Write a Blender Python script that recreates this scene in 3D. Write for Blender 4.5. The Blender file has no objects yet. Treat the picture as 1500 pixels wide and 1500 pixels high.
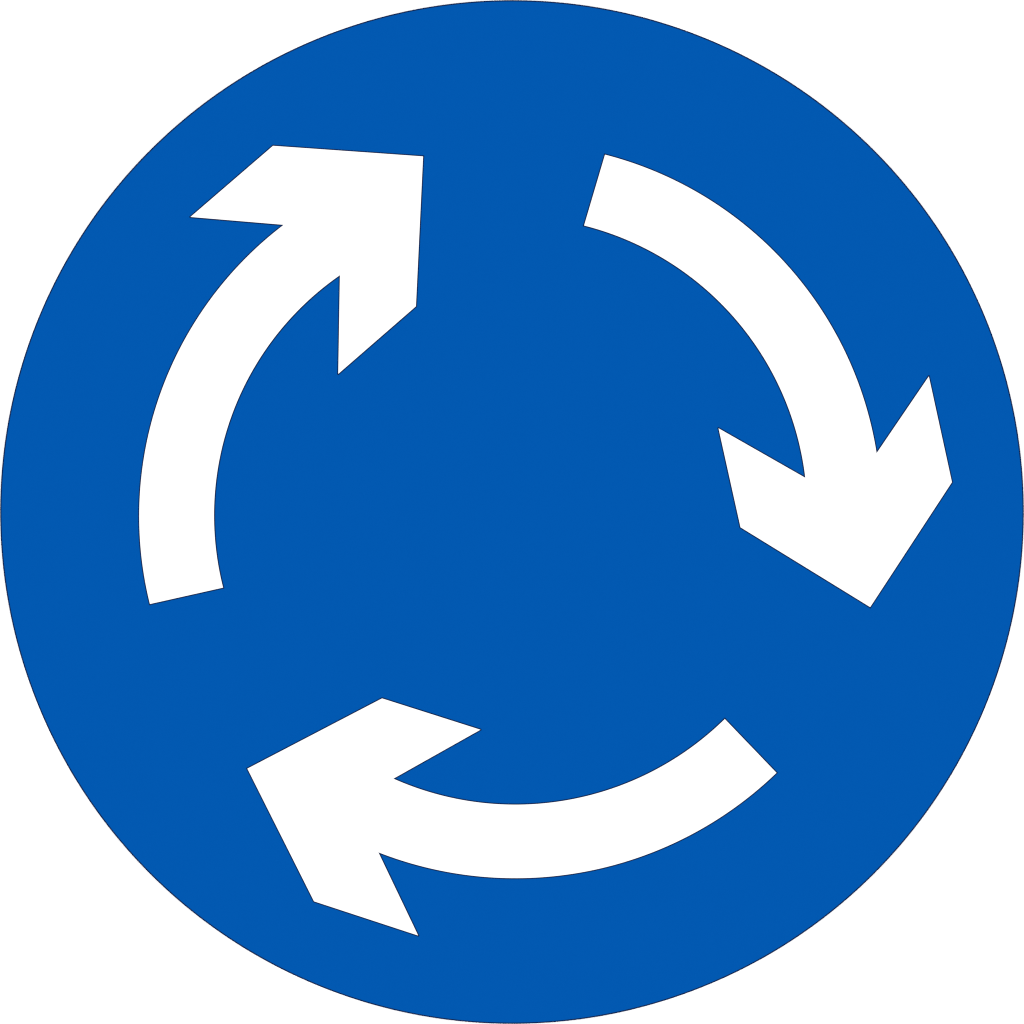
import bpy, bmesh, math
from mathutils import Vector

sc = bpy.context.scene
col = sc.collection

# ------------------------------------------------------------------ measures
MM = 0.0004            # one photograph pixel on the sign face = 0.4 mm (600 mm sign)
CZ = 1.5               # height of the sign's centre above the floor line
R_OUT = 749.8          # outer radius of the disc, in photograph pixels
LINE = 1.9             # width of the dark line added as sharpening halo


def P(px, py):         # photograph pixel -> millimetre-true (x, z) on the sign, about its centre
    return ((px - 750.0) * MM, -(py - 750.0) * MM)


# ------------------------------------------------------------------ materials
def nt_new(name):
    m = bpy.data.materials.new(name)
    m.use_nodes = True
    n = m.node_tree
    return m, n, n.nodes['Principled BSDF']


def mat(name, rgb, rough, spec=0.5, var=0.0, scale=40.0, bump=0.0, bscale=400.0, metallic=0.0):
    m, n, b = nt_new(name)
    b.inputs['Roughness'].default_value = rough
    b.inputs['Specular IOR Level'].default_value = spec
    b.inputs['Metallic'].default_value = metallic
    tc = n.nodes.new('ShaderNodeTexCoord')
    nz = n.nodes.new('ShaderNodeTexNoise')
    nz.inputs['Scale'].default_value = scale
    nz.inputs['Detail'].default_value = 4
    n.links.new(tc.outputs['Object'], nz.inputs['Vector'])
    rp = n.nodes.new('ShaderNodeValToRGB')
    rp.color_ramp.elements[0].position = 0.3
    rp.color_ramp.elements[1].position = 0.7
    rp.color_ramp.elements[0].color = [c * (1 - var) for c in rgb] + [1]
    rp.color_ramp.elements[1].color = [min(1, c * (1 + var)) for c in rgb] + [1]
    n.links.new(nz.outputs['Fac'], rp.inputs['Fac'])
    n.links.new(rp.outputs['Color'], b.inputs['Base Color'])
    if bump:
        nb = n.nodes.new('ShaderNodeTexNoise')
        nb.inputs['Scale'].default_value = bscale
        n.links.new(tc.outputs['Object'], nb.inputs['Vector'])
        bp = n.nodes.new('ShaderNodeBump')
        bp.inputs['Strength'].default_value = bump
        bp.inputs['Distance'].default_value = 0.0005
        n.links.new(nb.outputs['Fac'], bp.inputs['Height'])
        n.links.new(bp.outputs['Normal'], b.inputs['Normal'])
    return m


M_WALL = mat('white wall paint', (0.85, 0.85, 0.85), 0.8, 0.2, 0.01, 6, 0.15, 260)
M_BLUE = mat('blue sign sheeting', (0.0, 0.0486, 0.2165), 0.2, 0.15, 0.004, 30)
M_WHITE = mat('white sign sheeting', (0.58, 0.58, 0.58), 0.3, 0.35, 0.006, 30)
M_HALO = mat('dark navy halo', (0.0005, 0.009, 0.045), 0.35, 0.15, 0.02, 60)  # colour of the added lines that imitate a sharpening halo
M_ALU = mat('bare aluminium', (0.55, 0.56, 0.57), 0.4, 0.5, 0.03, 80, metallic=1.0)


# ------------------------------------------------------------------ mesh helpers
def link(name, bm, m, parent=None):
    bmesh.ops.recalc_face_normals(bm, faces=bm.faces)
    me = bpy.data.meshes.new(name)
    bm.to_mesh(me)
    bm.free()
    me.materials.append(m)
    o = bpy.data.objects.new(name, me)
    col.objects.link(o)
    if parent:
        o.parent = parent
    return o


def slab(pts, y_front, y_back):
    """solid slab from an outline of (x, z) points; the front faces -y"""
    bm = bmesh.new()
    f = [bm.verts.new((x, y_front, z)) for x, z in pts]
    b = [bm.verts.new((x, y_back, z)) for x, z in pts]
    ff = bm.faces.new(f)
    fb = bm.faces.new(list(reversed(b)))
    n = len(pts)
    for i in range(n):
        j = (i + 1) % n
        bm.faces.new((f[i], b[i], b[j], f[j]))
    ff.normal_update()
    fb.normal_update()
    bmesh.ops.triangulate(bm, faces=[ff, fb], ngon_method='EAR_CLIP')
    return bm


def circle(r, n=512):
    return [(r * math.cos(2 * math.pi * i / n), r * math.sin(2 * math.pi * i / n)) for i in range(n)]


def ring(r0, r1, y_front, y_back, n=512):
    bm = bmesh.new()
    L = []
    for r, y in ((r0, y_front), (r1, y_front), (r1, y_back), (r0, y_back)):
        L.append([bm.verts.new((x, y, z)) for x, z in circle(r, n)])
    for k in range(4):
        a, b = L[k], L[(k + 1) % 4]
        for i in range(n):
            j = (i + 1) % n
            bm.faces.new((a[i], a[j], b[j], b[i]))
    return bm


def arc(c, p0, p1, n=72):
    """arc between two measured end points about a measured centre; radius blends so that both ends are hit exactly"""
    a0 = math.atan2(p0[1] - c[1], p0[0] - c[0]); r0 = math.hypot(p0[0] - c[0], p0[1] - c[1])
    a1 = math.atan2(p1[1] - c[1], p1[0] - c[0]); r1 = math.hypot(p1[0] - c[0], p1[1] - c[1])
    d = (a1 - a0 + math.pi) % (2 * math.pi) - math.pi
    out = []
    for i in range(n + 1):
        t = i / n
        a = a0 + d * t
        r = r0 + (r1 - r0) * t
        out.append((c[0] + r * math.cos(a), c[1] + r * math.sin(a)))
    return out


def grow(pts, d, limit=1.7):
    """outline offset outwards by d, mitred with a limit"""
    n = len(pts)
    area = sum(pts[i][0] * pts[(i + 1) % n][1] - pts[(i + 1) % n][0] * pts[i][1] for i in range(n))
    s = 1 if area > 0 else -1
    out = []
    for i in range(n):
        p, q, r = Vector(pts[i - 1]), Vector(pts[i]), Vector(pts[(i + 1) % n])
        e0, e1 = (q - p).normalized(), (r - q).normalized()
        n0, n1 = Vector((e0.y, -e0.x)) * s, Vector((e1.y, -e1.x)) * s
        m = (n0 + n1).normalized()
        k = 1 / max(0.2, m.dot(n0))
        convex = (e0.x * e1.y - e0.y * e1.x) * s > 0
        if convex and k > limit:
            h = (e0 - e1).normalized()
            w = math.tan(math.acos(max(-1, min(1, m.dot(n0)))) / 2) * d   # bevelled mitre
            a = q + n0 * d + e0 * w
            b = q + n1 * d - e1 * w
            out += [tuple(a), tuple(b)]
        else:
            out.append(tuple(q + m * d * k))
    return out


# ------------------------------------------------------------------ the sign
sign = bpy.data.objects.new('road_sign', None)
sign.location = (0, 0, CZ)
sign.empty_display_size = 0.1
col.objects.link(sign)
sign['label'] = 'round blue traffic sign with three white curved arrows circling clockwise, on a white wall'
sign['category'] = 'road sign'

r_face = (R_OUT - LINE) * MM
plate = link('backing_plate', slab(circle(r_face - 0.00012), -0.0022, -0.0002), M_ALU, sign)
halo = link('edge_halo', ring(r_face, R_OUT * MM, -0.0024, -0.0002), M_HALO, sign)  # added dark ring imitating the sharpening halo, no real part of the sign
halo['label'] = 'thin dark navy line added round the disc as its sharpening halo'
face = link('blue_face', slab(circle(r_face - 0.00002), -0.0024, -0.0022), M_BLUE, sign)

ARROWS = [
    ('white arrow bending up and pointing to the upper right',
     # tail outer, tail inner, inner arc centre, inner notch, head..., outer notch, outer arc centre
     (219.7, 884.7), (326.7, 860.7), (741.6, 755.4), (498.0, 403.0),
     [(495.6, 547.5), (609.2, 448.7), (619.7, 229.2), (400.0, 213.7), (279.2, 317.8)],
     (415.8, 329.3), (740.0, 756.6)),
    ('white arrow sweeping down the right side and pointing down',
     (886.3, 226.7), (855.7, 330.3), (749.0, 750.6), (1179.7, 700.0),
     [(1052.6, 627.5), (1084.8, 772.4), (1274.6, 889.2), (1394.3, 706.3), (1360.5, 551.5)],
     (1284.0, 664.0), (752.6, 748.0)),
    ('white arrow curving along the bottom and pointing left',
     (1137.3, 1132.0), (1061.7, 1053.3), (754.8, 740.6), (576.1, 1140.6),
     [(703.6, 1068.9), (559.7, 1023.1), (362.5, 1125.9), (460.1, 1320.2), (612.4, 1370.2)],
     (554.1, 1248.3), (755.2, 735.6)),
]
for lab, to, ti, ci, ni, head, no, co in ARROWS:
    px = arc(ci, ti, ni) + head + arc(co, no, to)
    pts = [P(*p) for p in px]
    a = link('arrow', slab(pts, -0.00272, -0.00256), M_WHITE, sign)
    a['label'] = lab
    o = link('arrow_halo', slab(grow(pts, 1.6 * MM), -0.00256 + 0.00001, -0.0024), M_HALO, a)  # added dark border imitating the sharpening halo around the arrow, not printed

# ------------------------------------------------------------------ the wall it hangs on
bm = bmesh.new()
vs = [bm.verts.new(v) for v in ((-5, 0, -1.5), (5, 0, -1.5), (5, 0, 4.5), (-5, 0, 4.5),
                                (-5, 0.12, -1.5), (5, 0.12, -1.5), (5, 0.12, 4.5), (-5, 0.12, 4.5))]
for f in ((0, 1, 2, 3), (5, 4, 7, 6), (4, 0, 3, 7), (1, 5, 6, 2), (3, 2, 6, 7), (4, 5, 1, 0)):
    bm.faces.new([vs[i] for i in f])
wall = link('wall', bm, M_WALL)
wall['kind'] = 'structure'
wall['label'] = 'plain bright white wall behind the round sign'
wall['category'] = 'wall'

# ------------------------------------------------------------------ copy-stand lighting: a ring of soft lamps at about 50 degrees
target = Vector((0, 0, CZ))
N = 8
for i in range(N):
    a = 2 * math.pi * (i + 0.5) / N
    ld = bpy.data.lights.new('softbox', 'AREA')
    ld.shape = 'DISK'
    ld.size = 0.9
    ld.energy = 107.0
    ld.color = (1, 1, 1)
    lo = bpy.data.objects.new('softbox', ld)
    lo.location = target + Vector((4.0 * math.cos(a), -3.3, 4.0 * math.sin(a)))
    lo.rotation_euler = (target - lo.location).to_track_quat('-Z', 'Y').to_euler()
    col.objects.link(lo)

w = bpy.data.worlds.new('World')
sc.world = w
w.use_nodes = True
bg = w.node_tree.nodes['Background']
bg.inputs['Color'].default_value = (1, 1, 1, 1)
bg.inputs['Strength'].default_value = 0.01

# ------------------------------------------------------------------ camera
D = 3.0
cd = bpy.data.cameras.new('camera')
cd.sensor_width = 36.0
cd.lens = 36.0 * D / (1500 * MM)
cd.clip_start = 0.05
cd.clip_end = 100
cam = bpy.data.objects.new('camera', cd)
cam.location = (0, -D - 0.0024, CZ)
cam.rotation_euler = (math.radians(90), 0, 0)
col.objects.link(cam)
sc.camera = cam

sc.render.engine = 'CYCLES'
sc.cycles.use_denoising = False
sc.cycles.filter_width = 1.2
sc.view_settings.view_transform = 'Standard'
sc.view_settings.look = 'None'
sc.view_settings.exposure = 0
sc.view_settings.gamma = 1
sc.view_settings.use_curve_mapping = False
